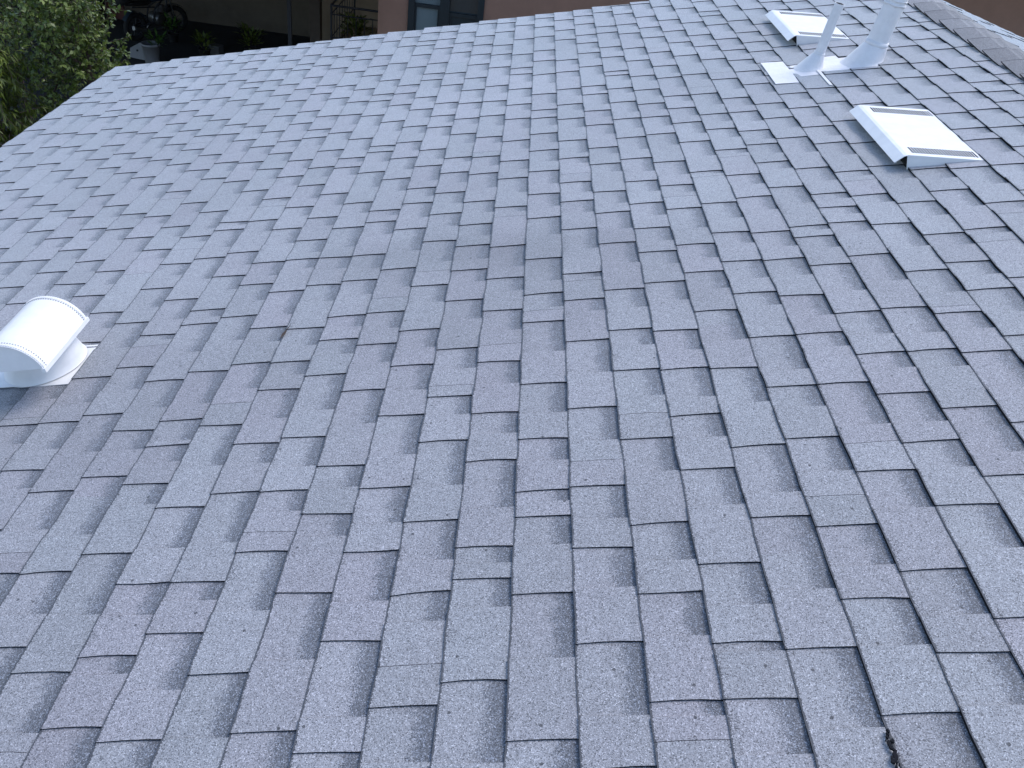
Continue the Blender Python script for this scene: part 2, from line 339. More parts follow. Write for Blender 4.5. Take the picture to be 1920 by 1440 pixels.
# walls, fascia boards, drip edges
ex, ez = R(0, EAVE).x, R(0, EAVE).z
rx = 2 * crest.x - ex
y0, y1 = NEAR * S, RAKE * S
mb = MB()
gx0, gx1, gy0, gy1 = ex + .42, rx - .42, y0 + .3, y1 - .34
def hz(x): return crest.z - abs(x - crest.x) * SP / CP - 0.05
for (ya, yb) in ((gy0, gy0 + .15), (gy1 - .15, gy1)):
    prof = [(gx0, 0), (gx1, 0), (gx1, hz(gx1)), (crest.x, hz(crest.x)), (gx0, hz(gx0))]
    mb.poly([(x, ya, z) for x, z in prof]); mb.poly([(x, yb, z) for x, z in prof][::-1])
    for i in range(5):
        a, b = prof[i], prof[(i + 1) % 5]
        mb.poly([(a[0], yb, a[1]), (b[0], yb, b[1]), (b[0], ya, b[1]), (a[0], ya, a[1])])
for xa, xb in ((gx0, gx0 + .15), (gx1 - .15, gx1)):
    mb.box(xa, xb, gy0 + .15, gy1 - .15, 0, min(hz(xa), hz(xb)))
mb.build('wall', M_WALLH, house)
mb = MB(); mb.box(ex + .035, ex + .055, y0, y1 - .06, ez - .17, ez - .02); mb.build('fascia', M_TRIM, house)
mb = MB(); mb.box(rx - .055, rx - .035, y0, y1 - .06, ez - .17, ez - .02); mb.build('fascia', M_TRIM, house)
mb = MB(); slab(mb, R, RAKE - .42, RAKE - .28, EAVE + .3, CREST, -0.17, -0.031); mb.build('bargeboard', M_TRIM, house)
mb = MB(); slab(mb, RB, RAKE - .42, RAKE - .28, 0.02, 40.8, -0.17, -0.031); mb.build('bargeboard', M_TRIM, house)
mb = MB(); slab(mb, R, NEAR, RAKE - .05, EAVE + .06, EAVE + .5, -0.0008, 0.0008)
mb.hexa([R(NEAR, EAVE + .06, -.045), R(NEAR, EAVE + .075, -.045), R(RAKE - .05, EAVE + .075, -.045), R(RAKE - .05, EAVE + .06, -.045),
         R(NEAR, EAVE + .06, -.0009), R(NEAR, EAVE + .075, -.0009), R(RAKE - .05, EAVE + .075, -.0009), R(RAKE - .05, EAVE + .06, -.0009)])
mb.build('drip_edge', M_IRON, house)
mb = MB(); slab(mb, R, RAKE - .13, RAKE - .10, EAVE + .3, CREST, -0.045, -0.0015)
slab(mb, RB, RAKE - .13, RAKE - .10, 0.05, 40.8, -0.045, -0.0015)
mb.build('drip_edge', M_IRON, house)

# ---- shingle tabs
BUTT = (0.0068, 0.0100); TOP = (0.0004, 0.0054)      # height of the low step and of the raised tab, at the butt and at the head
def wav(k, u): return 0.0013 * math.sin(u * 3.1 + k * 1.7) + 0.0008 * math.sin(u * 7.3 + k * 4.1) + 0.0006 * math.sin(u * 17.0 + k * 2.9)
def lift(k, u):
    return 0.0006 * (1 + math.sin(u * 1.37 + k * 2.3)) + 0.0003 * (1 + math.sin(u * 3.9 + k * 5.1))
NV = 3
def tab(mb, P, k, v0, v1, ua, ub, g, near_cut, far_cut, tight_near, r, rakeend=False):
    """one tab: raised part ua..ub-g, low step ub-g..ub with the printed band; cuts are (tilt, bow)"""
    def cut(c, f): return c[0] * (f - .5) + c[1] * (4 * (f - .5) ** 2 - .5)
    over = math.copysign(0.010 / S, v1 - v0)
    fs = [i / NV for i in range(NV + 1)]
    def pt(u, f, lev, dn=0.0):
        vb = v0 + wav(k, u) / S
        v = vb + (v1 + over - vb) * f
        n = BUTT[lev] + (TOP[lev] - BUTT[lev]) * f + lift(k, u) * (1 - f) ** 1.5
        return P(u, v, n - dn)
    span = 1 + abs(over)
    def face(us, lev, nu, endcut):
        # us: function f -> (u at near end, u at far end)
        cols = []
        for j in range(nu + 1):
            t = j / nu
            cols.append([(us(f)[0] * (1 - t) + us(f)[1] * t) for f in fs])
        for j in range(nu):
            for i in range(NV):
                q = [(cols[j][i], fs[i]), (cols[j][i + 1], fs[i + 1]), (cols[j + 1][i + 1], fs[i + 1]), (cols[j + 1][i], fs[i])]
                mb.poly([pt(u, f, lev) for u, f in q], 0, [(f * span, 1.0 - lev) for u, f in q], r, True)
            # butt edge
            a, b = cols[j][0], cols[j + 1][0]
            mb.poly([pt(b, 0, lev), P(b, v0 + wav(k, b) / S + .004, -.002), P(a, v0 + wav(k, a) / S + .004, -.002), pt(a, 0, lev)], 1)
        return cols
    gap = 0.0014 / S if tight_near else 0.0
    nearf = lambda f: ua + gap + cut(near_cut, f)
    if ub - g - ua > 0.04:
        farf = lambda f: (ub - g) if g > 0.01 else ub + cut(far_cut, f)
        face(lambda f: (nearf(f), farf(f)), 1, 3 if ub - g - ua > 1.1 else 2, None)
        for i in range(NV):
            f0, f1 = fs[i], fs[i + 1]
            mb.poly([pt(nearf(f0), f0, 1), P(nearf(f0) + .006, v0 + (v1 - v0) * f0, -.0015), P(nearf(f1) + .006, v0 + (v1 - v0) * f1, -.0015), pt(nearf(f1), f1, 1)], 1)
            mb.poly([pt(farf(f1), f1, 1), P(farf(f1), v0 + (v1 - v0) * f1, -.0015), P(farf(f0), v0 + (v1 - v0) * f0, -.0015), pt(farf(f0), f0, 1)], 1)
        lo = ub - g - 0.05
    else:
        lo = None
    if g > 0.01:
        tail = 0.0 if rakeend else 0.07
        if lo is None:
            face(lambda f: (nearf(f), ub + tail + cut(far_cut, f)), 0, 2, None)
            for i in range(NV):
                f0, f1 = fs[i], fs[i + 1]
                mb.poly([pt(nearf(f0), f0, 0), P(nearf(f0), v0 + (v1 - v0) * f0, -.0015), P(nearf(f1), v0 + (v1 - v0) * f1, -.0015), pt(nearf(f1), f1, 0)], 1)
        else:
            face(lambda f: (lo, ub + tail + cut(far_cut, f)), 0, 2, None)
        for i in range(NV):
            f0, f1 = fs[i], fs[i + 1]
            e0, e1 = ub + tail + cut(far_cut, f0), ub + tail + cut(far_cut, f1)
            mb.poly([pt(e1, f1, 0), P(e1, v0 + (v1 - v0) * f1, -.0015), P(e0, v0 + (v1 - v0) * f0, -.0015), pt(e0, f0, 0)], 1)

HOLES = {-5: (16.32, 17.97), 17: (33.5, 34.12), 18: (33.42, 35.2), 19: (33.34, 34.9)}   # cut out round the pipes and the hood vent
def course_breaks(k, lo, hi, rng, known=''):
    br = []                                   # (u, tight, low step length or None)
    for t in known.split():
        g = None
        if '/' in t: t, gs = t.split('/'); g = float(gs)
        tight = t.endswith('t'); br.append((float(t.rstrip('t')), tight, g))
    out = []
    first = br[0][0] if br else hi
    u = first - rng.uniform(1.4, 2.2)
    pre = []
    while u > lo: pre.append((u, rng.random() < .1, None)); u -= rng.choice((1.55, 1.8, 2.0, 2.35, 2.6)) * rng.uniform(.92, 1.08)
    prev = None
    for b in pre[::-1] + br + [(hi, False, None)]:
        if prev is not None and b[0] - prev > 3.25:
            n = max(2, round((b[0] - prev) / 1.9))
            for q in range(1, n): out.append((prev + (b[0] - prev) * (q + rng.uniform(-.15, .15)) / n, False, None))
        out.append(b); prev = b[0]
    return out
def course_tabs(k, breaks, lo, rng):
    tabs = []; a = lo; a_t = False; cut_a = (0, 0)
    for i, (b, tight, g) in enumerate(breaks):
        c = (rng.gauss(0.012, .022), rng.gauss(-.012, .010))
        ln = b - a
        if ln < 0.05: continue
        if g is None:
            if tight and i + 1 < len(breaks): g = 0.0
            else: g = min(max(ln * rng.gauss(.51, .09), .22), 1.35, ln * .82)
        if a_t and tabs and tabs[-1]['g'] > 0.01: g = ln          # the low step runs on across a tight joint
        if ln < 0.7 and not tight and not a_t: g = ln * .45
        tabs.append(dict(k=k, ua=a, ub=b, g=g, near=cut_a, far=c, tn=a_t, r=(rng.random(), rng.random()), end=(i == len(breaks) - 1)))
        a, a_t, cut_a = b, tight, c
    return tabs
rng = random.Random(5)
TABS = []
for k in range(-16, 24):
    v0 = vbutt(k); v1 = vbutt(k + 1) if k < 23 else CREST - .05
    hi = RAKE + rng.uniform(-.13, .13)
    tabs = course_tabs(k, course_breaks(k, NEAR + .5, hi, rng, ROWS.get(k, '')), NEAR, rng)
    h = HOLES.get(k)
    for t in tabs:
        t['v0'], t['v1'] = v0, v1
        if not h: TABS.append(t); continue
        if t['ub'] <= h[0] + .01 or t['ua'] >= h[1] - .01: TABS.append(t); continue
        if t['ua'] < h[0] - .15:
            q = dict(t); q['ub'] = h[0]; q['g'] = min(t['g'], .25 * (h[0] - t['ua'])); q['end'] = True; q['far'] = (0, 0); TABS.append(q)
        if t['ub'] > h[1] + .15:
            q = dict(t); q['ua'] = h[1]; q['near'] = (0, 0); q['tn'] = False; q['g'] = min(t['g'], .8 * (t['ub'] - h[1])); TABS.append(q)
# the tabs that show largest become objects of their own, the rest one joined part
Mi = cam.matrix_world.inverted()
def shown(t):
    c = Mi @ R((t['ua'] + t['ub']) / 2, (t['v0'] + t['v1']) / 2)
    if c.z > -0.2: return 0
    x, y = 960 + 1599 * c.x / -c.z, 720 - 1599 * c.y / -c.z
    if not (-25 < x < 1945 and -10 < y < 1470): return 0
    nrm = abs(Vector((-SP, 0, CP)).dot((R((t['ua'] + t['ub']) / 2, t['v0']) - CAMPOS).normalized()))
    return (t['ub'] - t['ua']) * (t['v1'] - t['v0']) * nrm / c.length ** 2
order = sorted(range(len(TABS)), key=lambda i: -shown(TABS[i]))
single = set(i for i in order[:300] if shown(TABS[i]) > 0)
rest = MB()
for i, t in enumerate(TABS):
    m_ = MB() if i in single else rest
    tab(m_, R, t['k'], t['v0'], t['v1'], t['ua'], t['ub'], t['g'], t['near'], t['far'], t['tn'], t['r'], t['end'])
    if i in single:
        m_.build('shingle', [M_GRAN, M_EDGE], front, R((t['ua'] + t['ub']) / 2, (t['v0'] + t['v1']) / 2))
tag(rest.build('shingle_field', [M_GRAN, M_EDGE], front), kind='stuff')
rest = MB()
rng = random.Random(9)
for k in range(0, 41):
    # courses of the rear slope, counted down from the crest
    w0 = 41.0 - 1.0 * (40 - k); lo = NEAR
    for t in course_tabs(k, course_breaks(k, NEAR + .5, RAKE + rng.uniform(-.12, .12), rng), NEAR, rng):
        tab(rest, lambda u, w_, n: RB(u, w_, n), k, w0, w0 - 1 if k else .1, t['ua'], t['ub'], t['g'], t['near'], t['far'], t['tn'], t['r'], t['end'])
tag(rest.build('shingle_field', [M_GRAN, M_EDGE], rear), kind='stuff')

# ---- ridge caps: folded pieces, each one lapped over the next one nearer to us, far end lifted
def ridge_cap(uc, rng):
    mb = MB(); L_, wide = 1.95, 0.98 + rng.uniform(-.05, .05)
    prof = [(-wide, .0), (-wide * .55, .0), (-.16, .0), (0, .0), (.16, .0), (wide * .55, .0), (wide, .0)]
    def pt(u, s, n):
        bend = 0.012 * math.exp(-(s / .13) ** 2)
        if s <= 0: p = R(u, CREST + s, n - bend)
        else: p = RB(u, s, n - bend)
        if abs(s) < .01: p = Vector((crest.x, u * S, crest.z + n - bend))
        return p
    rows_t, rows_b = [], []
    for f in (0, .5, .8, 1.0):
        u = uc + L_ * f
        n0 = 0.009 + 0.017 * f ** 1.6 + rng.uniform(0, .0015)
        sk = rng.uniform(-.015, .015)
        rows_t.append([pt(u + sk * s_, s_, n0 + 0.005 - .004 * abs(s_) * (1 - f)) for s_, _ in prof])
        rows_b.append([pt(u + sk * s_, s_, n0 - 0.001 - .004 * abs(s_) * (1 - f)) for s_, _ in prof])
    tint = (rng.uniform(-2.8, -0.9), rng.uniform(0, .6)); fr = (0, .5, .8, 1.0)
    for i in range(3):
        for j in range(len(prof) - 1):
            mb.poly([rows_t[i][j], rows_t[i + 1][j], rows_t[i + 1][j + 1], rows_t[i][j + 1]], 0, [(1 - fr[i], 0), (1 - fr[i + 1], 0), (1 - fr[i + 1], 0), (1 - fr[i], 0)], tint, True)
    mb.grid(rows_b, 1, True)
    for a, b in ((rows_t[0], rows_b[0]), (rows_t[-1], rows_b[-1])):
        for j in range(len(a) - 1): mb.poly([a[j], a[j + 1], b[j + 1], b[j]], 1)
    for j in (0, -1):
        for i in range(3): mb.poly([rows_t[i][j], rows_t[i + 1][j], rows_b[i + 1][j], rows_b[i][j]], 1)
    return mb.build('ridge_cap', [M_CAPG, M_EDGE], house, R(uc + 1, CREST, .02))
rng = random.Random(3)
u = RAKE - 1.9
while u > NEAR: ridge_cap(u, rng); u -= 1.5

# ------------------------------------------------------------------ roof vents, pipes, flashings
def slant_vent(un, label, length=4.42):
    """low slant-back vent: top sheet rises from under the shingles to an overhanging lip, two rows of slots"""
    vL, vR, nL, nR, ua, ub = 9.34, 11.58, 0.064, 0.0042, un, un + length
    e = empty('roof_vent', R((ua + ub) / 2, (vL + vR) / 2), label, 'roof vent', 'slotted slant vents on the roof')
    def T(a, b, dn=0.0):                      # a: 0 raised edge .. 1 upper edge, b: 0 near .. 1 far
        return R(ua + (ub - ua) * b, vL + (vR - vL) * a, nL + (nR - nL) * a - dn)
    def quad(mb, a0, a1, b0, b1, dn=0, m=0): mb.poly([T(a0, b0, dn), T(a1, b0, dn), T(a1, b1, dn), T(a0, b1, dn)], m)
    mb = MB()
    rows = [(0.045, 0.150), (0.850, 0.955)]
    A0, A1, NS = 0.085, 0.94, 23
    quad(mb, 0, 1, 0, rows[0][0]); quad(mb, 0, 1, rows[0][1], rows[1][0]); quad(mb, 0, 1, rows[1][1], 1)
    for b0, b1 in rows:
        quad(mb, 0, A0, b0, b1); quad(mb, A1, 1, b0, b1)
        pit = (A1 - A0) / NS
        for i in range(NS):
            s0 = A0 + pit * (i + .17); s1 = A0 + pit * (i + .83)
            quad(mb, A0 + pit * i, s0, b0, b1); quad(mb, s1, A0 + pit * (i + 1), b0, b1)
            c = [(s0, b0), (s1, b0), (s1, b1), (s0, b1)]
            for q in range(4):
                (a_, b_), (c_, d_) = c[q], c[(q + 1) % 4]
                mb.poly([T(a_, b_), T(c_, d_), T(c_, d_, .003), T(a_, b_, .003)], 1)
    mb.build('top_sheet', [M_WHITE, M_BLACK], e)
    mb = MB(); quad(mb, .03, .985, .012, .988, .0045)
    mb.build('dark_interior', [M_BLACK], e)
    mb = MB()                                  # overhanging lip, folded under
    th = .0022
    lo = [(vL, nL + .0002), (vL - .10, nL - .0015), (vL - .36, nL - .0245)]
    rows_ = [[R(u, v, n) for v, n in lo] for u in (ua - .03, ub + .03)]
    rowsb = [[R(u, v + .012, n - th) for v, n in lo] for u in (ua - .03, ub + .03)]
    mb.grid(rows_, 0, False); mb.grid(rowsb, 0, False)
    for r_, s_ in zip(rows_, rowsb):
        for j in range(2): mb.poly([r_[j], r_[j + 1], s_[j + 1], s_[j]])
    mb.poly([rows_[0][2], rows_[1][2], rowsb[1][2], rowsb[0][2]])
    # return fold under the lip edge
    mb.poly([R(ua - .03, vL - .348, nL - .0267), R(ub + .03, vL - .348, nL - .0267), R(ub + .03, vL - .28, nL - .0275), R(ua - .03, vL - .28, nL - .0275)])
    mb.build('lip', [M_WHITE], e)
    for uu, sgn in ((ua, 1), (ub, -1)):        # side walls
        mb = MB()
        o = [R(uu, vL, nL - .0004), R(uu, vR, nR - .0004), R(uu, vR, 0), R(uu, vL + .03, 0)]
        i_ = [R(uu + sgn * .02, vL, nL - .0004), R(uu + sgn * .02, vR, nR - .0004), R(uu + sgn * .02, vR, 0), R(uu + sgn * .02, vL + .03, 0)]
        mb.poly(o); mb.poly(i_[::-1])
        for q in range(4): mb.poly([o[q], o[(q + 1) % 4], i_[(q + 1) % 4], i_[q]])
        mb.build('side_wall', [M_WHITE], e)
    mb = MB(); mb.rbox(ua + .03, ub - .03, vL + .06, vL + .09, .002, nL - .006)
    mb.build('screen', [M_BLACK], e)
    return e
slant_vent(23.86, 'near white slotted roof vent, low and slanting, in front of the pipes')
slant_vent(37.15, 'far white slotted roof vent, low and slanting, behind the thin pipe')

def pipe(base, cone_r, cone_top, pipe_r, top, name, label, collars, wob):
    """lead or paint-coated flashing cone on the roof plane with a pipe rising out of it; coordinates (u, v, n metres)"""
    e = empty(name, R(*base), label, 'vent pipe')
    rg = random.Random(name)
    seg = 36
    b = R(*base); t0 = R(*cone_top); t1 = R(*top); ax = (t1 - t0).normalized()
    xr = Vector((CP, 0, SP)); yr = Vector((0, 1, 0))
    x = (xr - ax * xr.dot(ax)).normalized(); y = ax.cross(x)
    ph = [rg.uniform(0, 6.28) for _ in range(4)]
    def w_(t, a): return 1 + wob * (math.sin(3 * t + ph[0] + a * 3) + .6 * math.sin(7 * t + ph[1] - a * 5))
    rows = []
    N_ = 9
    for i in range(N_ + 1):
        f = i / N_
        ff = f ** .82
        c = b.lerp(t0, f)
        r = cone_r * (1 - ff) + pipe_r * 1.13 * ff
        if i == 0: r *= 1.06
        ring = []
        for k in range(seg):
            th = 2 * math.pi * k / seg
            d = (xr * math.cos(th) + yr * math.sin(th)).lerp(x * math.cos(th) + y * math.sin(th), f)
            ring.append(c + d * r * w_(th, f))
        rows.append(ring)
    mb = MB(); mb.grid(rows, 0, True, True); mb.poly(rows[-1], 0)
    mb.build('flashing_cone', [M_WHITE2], e)
    mb = MB()
    prof = []
    Lp = (t1 - t0).length
    for i in range(9): prof.append((-.02 + (Lp + .02) * i / 8, pipe_r * (1 - .04 * i / 8)))
    xx = ax.orthogonal().normalized(); yy = ax.cross(xx)
    rows = [[t0 + ax * h + (x * math.cos(q) + y * math.sin(q)) * r * w_(q, h * 3) for q in (2 * math.pi * k / seg for k in range(seg))] for h, r in prof]
    mb.grid(rows, 0, True, True)
    # wall thickness and the dark bore at the open end
    inner = [t1 + (x * math.cos(q) + y * math.sin(q)) * pipe_r * .84 for q in (2 * math.pi * k / seg for k in range(seg))]
    deep = [p - ax * .06 for p in inner]
    mb.grid([rows[-1], inner], 0, False, True); mb.grid([inner, deep], 1, True, True); mb.poly(deep, 1)
    mb.build('pipe', [M_WHITE2, M_BLACK], e)
    for h, hh, rr in collars:
        mb = MB(); c = t0 + ax * h
        pr = [(0, pipe_r * 1.0), (0.0, pipe_r * rr), (hh, pipe_r * (rr - .012)), (hh, pipe_r * .96)]
        mb.grid([[c + ax * (a + .0025 * math.sin(5 * q + ph[2]) * (1 if a == 0 else 0)) + (x * math.cos(q) + y * math.sin(q)) * r for q in (2 * math.pi * k / seg for k in range(seg))] for a, r in pr], 0, True, True)
        mb.build('collar', [M_WHITE2], e)
    return e
pipe((34.05, 9.08, .002), .084, (34.0, 9.44, .078), .0265, (33.95, 10.02, .325), 'thin_vent_pipe', 'thin white pipe on a small painted cone, left of the thick pipe', [(-.004, .010, 1.16)], .012)
pipe((34.08, 11.10, .002), .112, (34.02, 11.52, .088), .056, (33.95, 12.45, .47), 'thick_vent_pipe', 'thick white pipe rising from a wide painted cone near the ridge', [(-.006, .03, 1.10), (.208, .012, 1.045), (.232, .006, 1.04)], .014)

def plate(mb, pieces, th=.0012):
    for (u0, u1, va, vb_, na, nb) in pieces:
        t = [R(u0, va, na), R(u0, vb_, nb), R(u1, vb_, nb), R(u1, va, na)]
        q = [R(u0, va, na - th), R(u0, vb_, nb - th), R(u1, vb_, nb - th), R(u1, va, na - th)]
        mb.hexa(q + t)
mb = MB(); plate(mb, [(32.40, 35.15, 7.50, 8.37, .0150, .0084), (33.1, 34.9, 8.37, 9.9, .0068, .0050)])
tag(mb.build('pipe_flashing', M_WHITE2), 'flat white metal flashing plate under the thin pipe', 'flashing', 'flashing plates on the roof')
mb = MB(); plate(mb, [(31.70, 35.2, 9.26, 9.38, .0110, .0088), (33.3, 35.22, 9.38, 10.42, .0066, .0054), (33.2, 35.0, 10.42, 12.0, .003, .0022)])
tag(mb.build('pipe_flashing', M_WHITE2), 'flat white metal flashing plate under the thick pipe', 'flashing', 'flashing plates on the roof')

# hooded vent on the lower slope
hv = empty('hood_vent', R(17.2, -13.72), 'white barrel hooded roof vent on a round base, left edge of roof', 'roof vent')
mb = MB(); rows = []
for h, r in ((0.0, 1.03), (.004, 1.0), (.03, .94), (.07, .84), (.10, .75), (.135, .66)):
    rows.append([R(17.36 - h * 1.5 + r * .99 * math.sin(q), -13.76 + h * 2.0 + r * .99 * math.cos(q), .0085 + h) for q in (2 * math.pi * k / 48 for k in range(48))])
mb.grid(rows, 0, True, True); mb.poly(rows[-1])
mb.build('base', [M_WHITE], hv)
HW, RISE, HB = 0.84, 0.102, 0.130
def arch(u, s, off=0.0):                      # s -1..1 across the barrel
    rad = ((HW * S) ** 2 + RISE ** 2) / (2 * RISE); am = math.asin(min(1, HW * S / rad))
    a = am * s
    return R(u, -13.42 + (rad + off) * math.sin(a) / S, HB + RISE - rad + (rad + off) * math.cos(a))
UA, UB, NA = 15.72, 17.98, 22
ss = [-1 + 2 * i / NA for i in range(NA + 1)]
mb = MB()
mb.grid([[arch(u, s, .0) for s in ss] for u in (UA, UA + .4, UB - .4, UB)], 0, True)
mb.grid([[arch(u, s, -.003) for s in ss] for u in (UA, UB)], 0, True)
for u in (UA, UB): mb.grid([[arch(u, s, 0) for s in ss], [arch(u, s, -.003) for s in ss]], 0, False)
for s in (-1, 1): mb.poly([arch(UA, s), arch(UB, s), arch(UB, s, -.003), arch(UA, s, -.003)])
mb.build('hood', [M_WHITE], hv)
for u in (UA + .05, UB - .05):
    mb = MB()
    f = [arch(u - .012, s, -.003) for s in ss]; b = [arch(u + .012, s, -.003) for s in ss]
    mb.poly(f); mb.poly(b[::-1])
    for j in range(NA): mb.poly([f[j], f[j + 1], b[j + 1], b[j]])
    mb.poly([f[0], b[0], b[-1], f[-1]])
    mb.build('end_plate', [M_WHITE], hv)
for u, sgn in ((UA + .02, 1), (UB - .02, -1)):  # crimped seam: a row of small tabs along each rim
    mb = MB(); n = 44
    for i in range(n):
        a, b = -1 + 2 * (i + .12) / n, -1 + 2 * (i + .74) / n
        q0, q1 = u, u + sgn * .085
        c = [arch(q0, a, .0002), arch(q0, b, .0002), arch(q1, b, .0002), arch(q1, a, .0002)]
        t = [arch(q0, a, .0032), arch(q0, b, .0032), arch(q1, b, .0028), arch(q1, a, .0028)]
        mb.hexa(c + t)
    for i in range(40):
        a, b = -1 + 2 * (i + .25) / 40, -1 + 2 * (i + .70) / 40
        mb.poly([arch(q, s, .0007) for q, s in ((u + sgn * .105, a), (u + sgn * .105, b), (u + sgn * .135, b), (u + sgn * .135, a))], 1)
    tag(mb.build('crimped_seam', [M_WHITE, M_SHEET], hv), kind='stuff')
for s, d in ((1, 1), (-1, -1)):                 # folded drip rim along the two long edges
    mb = MB(); v = -13.42 + d * HW
    mb.rbox(UA - .02, UB + .02, v - .045, v + .045, HB - .012, HB + .003); mb.build('rim', [M_WHITE], hv)
mb = MB(); plate(mb, [(16.36, 18.35, -15.6, -14.70, .0150, .0120), (16.36, 18.1, -14.70, -13.70, .0150, .0120), (16.36, 18.1, -13.70, -12.67, .0068, .0052)])
mb.build('flashing', [M_WHITE], hv)
# small marks lying on the shingles
g = random.Random(8); mb = MB()
for i in range(26):
    t = i / 25; c = (5.88 + .56 * t, 3.345 + g.gauss(0, .024)); r = g.uniform(.006, .026) * (1.25 - abs(t - .45))
    ring = [(c[0] + r * 1.5 * math.cos(q) * g.uniform(.6, 1.2), c[1] + r * math.sin(q) * g.uniform(.6, 1.2)) for q in (2 * math.pi * k / 7 for k in range(7))]
    mb.poly([R(a, b, .0155 + .0004 * i / 25) for a, b in ring])
    for k in range(7):
        (a, b), (c_, d_) = ring[k], ring[(k + 1) % 7]
        mb.poly([R(a, b, .0155 + .0004 * i / 25), R(c_, d_, .0155 + .0004 * i / 25), R(c_, d_, .010), R(a, b, .010)])
tag(mb.build('tar_smear', M_EDGE), 'ragged black tar smear along a shingle edge at bottom right', 'tar smear')
mb = MB(); c = R(17.68, -7.60, .013); d = Vector((.25, 1, .1)).normalized(); s_ = Vector((1, -.25, .1)).normalized()
mb.poly([c - d * .03, c + s_ * .007 + Vector((0, 0, .004)), c + d * .028 + Vector((0, 0, .006)), c - s_ * .008]); mb.tube([c + d * .026 + Vector((0, 0, .006)), c + d * .045 + Vector((0, 0, .003))], .0012, 5)
tag(mb.build('dead_leaf', M_BARK), 'dry brown dead leaf caught at a shingle joint, centre left', 'leaf')

# ------------------------------------------------------------------ neighbour's building
FY = 16.0
nb = empty('neighbour_building', (4, FY, 0), 'terracotta stucco building with a dark framed window beyond the roof', 'building')
X0, X1, ZT = -2.80, 22.0, 4.62
wx0, wx1, wz0, wz1 = -2.27, -0.94, 1.30, 3.05
mb = MB()
mb.box(X0, wx0, FY, FY + .22, 0, ZT); mb.box(wx1, X1, FY, FY + .22, 0, ZT)
mb.box(wx0, wx1, FY, FY + .22, 0, wz0); mb.box(wx0, wx1, FY, FY + .22, wz1, ZT)
mb.box(X0, X0 + .22, FY + .22, FY + 7.8, 0, ZT); mb.box(X1 - .22, X1, FY + .22, FY + 7.8, 0, ZT); mb.box(X0, X1, FY + 7.8, FY + 8, 0, ZT)
mb.build('wall', M_STUCCO, nb)
mb = MB(); mb.box(X0 - .7, X1 + .7, FY - 1.6, FY + 8.4, ZT + .002, ZT + .20); mb.build('roof', M_TRIM, nb)  # unseen roof, set low with a deep overhang to shade the facade
mb = MB(); fw = .11
mb.box(wx0, wx0 + fw, FY - .03, FY + .14, wz0, wz1); mb.box(wx1 - fw, wx1, FY - .03, FY + .14, wz0, wz1)
mb.box(wx0 + fw, wx1 - fw, FY - .03, FY + .14, wz0, wz0 + .09); mb.box(wx0 + fw, wx1 - fw, FY - .03, FY + .14, wz1 - .09, wz1)
win = mb.build('window', M_FRAME, nb)
xm = -1.63
mb = MB(); mb.box(xm - .085, xm + .085, FY - .025, FY + .13, wz0 + .09, wz1 - .09); mb.build('mullion', M_FRAME, win)
for xa, xb, zr, pm in ((wx0 + fw, xm - .085, 2.30, M_BLIND), (xm + .085, wx1 - fw, 2.22, M_GLASS)):
    mb = MB(); mb.box(xa, xb, FY + .01, FY + .10, zr, zr + .055)
    mb.box(xa, xa + .035, FY + .02, FY + .10, wz0 + .09, zr); mb.box(xb - .035, xb, FY + .02, FY + .10, wz0 + .09, zr)
    mb.build('sash', M_FRAME, win)
    mb = MB(); mb.box(xa + .001, xb - .001, FY + .055, FY + .06, wz0 + .09, zr); mb.box(xa + .001, xb - .001, FY + .085, FY + .09, zr, wz1 - .09)
    mb.build('pane', pm, win)

# porch beside it: slab, back wall, iron railing, potted plant
pc = empty('porch', (-3.5, 18, 0), 'raised concrete porch slab beside the terracotta building', 'porch')
mb = MB(); mb.box(-4.0, -2.81, 17.0, 19.6, 0, .92); mb.build('slab', M_BEIGE, pc)
mb = MB()
for i in range(4): mb.box(-4.0 - .28 * (i + 1), -4.001 - .28 * i, 17.3, 18.6, 0, .92 - .23 * (i + 1) + .001)
mb.build('step', M_BEIGE, pc)
mb = MB(); mb.box(-4.72, -4.50, 19.1, 19.32, 0, 2.6); mb.build('column', M_TRIM, pc)
mb = MB(); mb.box(-4.62, -2.81, 19.62, 19.8, 0, 2.6)
tag(mb.build('porch_wall', M_BEIGE), 'beige stucco wall behind the iron porch railing', 'wall')
rl = empty('porch_railing', (-3.4, 17.05, .92), 'black iron porch railing with thin bars next to the building corner', 'railing')
def bar(name, a, b, r, parent, m=M_IRON, seg=8):
    mb = MB(); mb.tube([a, b], r, seg); return mb.build(name, m, parent)
for z, r in ((1.88, .02), (1.72, .012), (1.30, .011), (1.02, .011)):
    bar('rail', (-3.84, 17.05, z), (-2.86, 17.05, z), r, rl); bar('rail', (-3.84, 17.05, z), (-3.84, 19.5, z), r, rl)
for x in (-3.84, -2.9): bar('post', (x, 17.05, .92), (x, 17.05, 1.9), .022, rl)
bar('post', (-3.84, 19.5, .92), (-3.84, 19.5, 1.9), .022, rl)
for i in range(1, 6): bar('baluster', (-3.84 + i * .157, 17.05, .92), (-3.84 + i * .157, 17.05, 1.72), .008, rl)
for i in range(1, 9): bar('baluster', (-3.84, 17.05 + i * .27, .92), (-3.84, 17.05 + i * .27, 1.72), .008, rl)

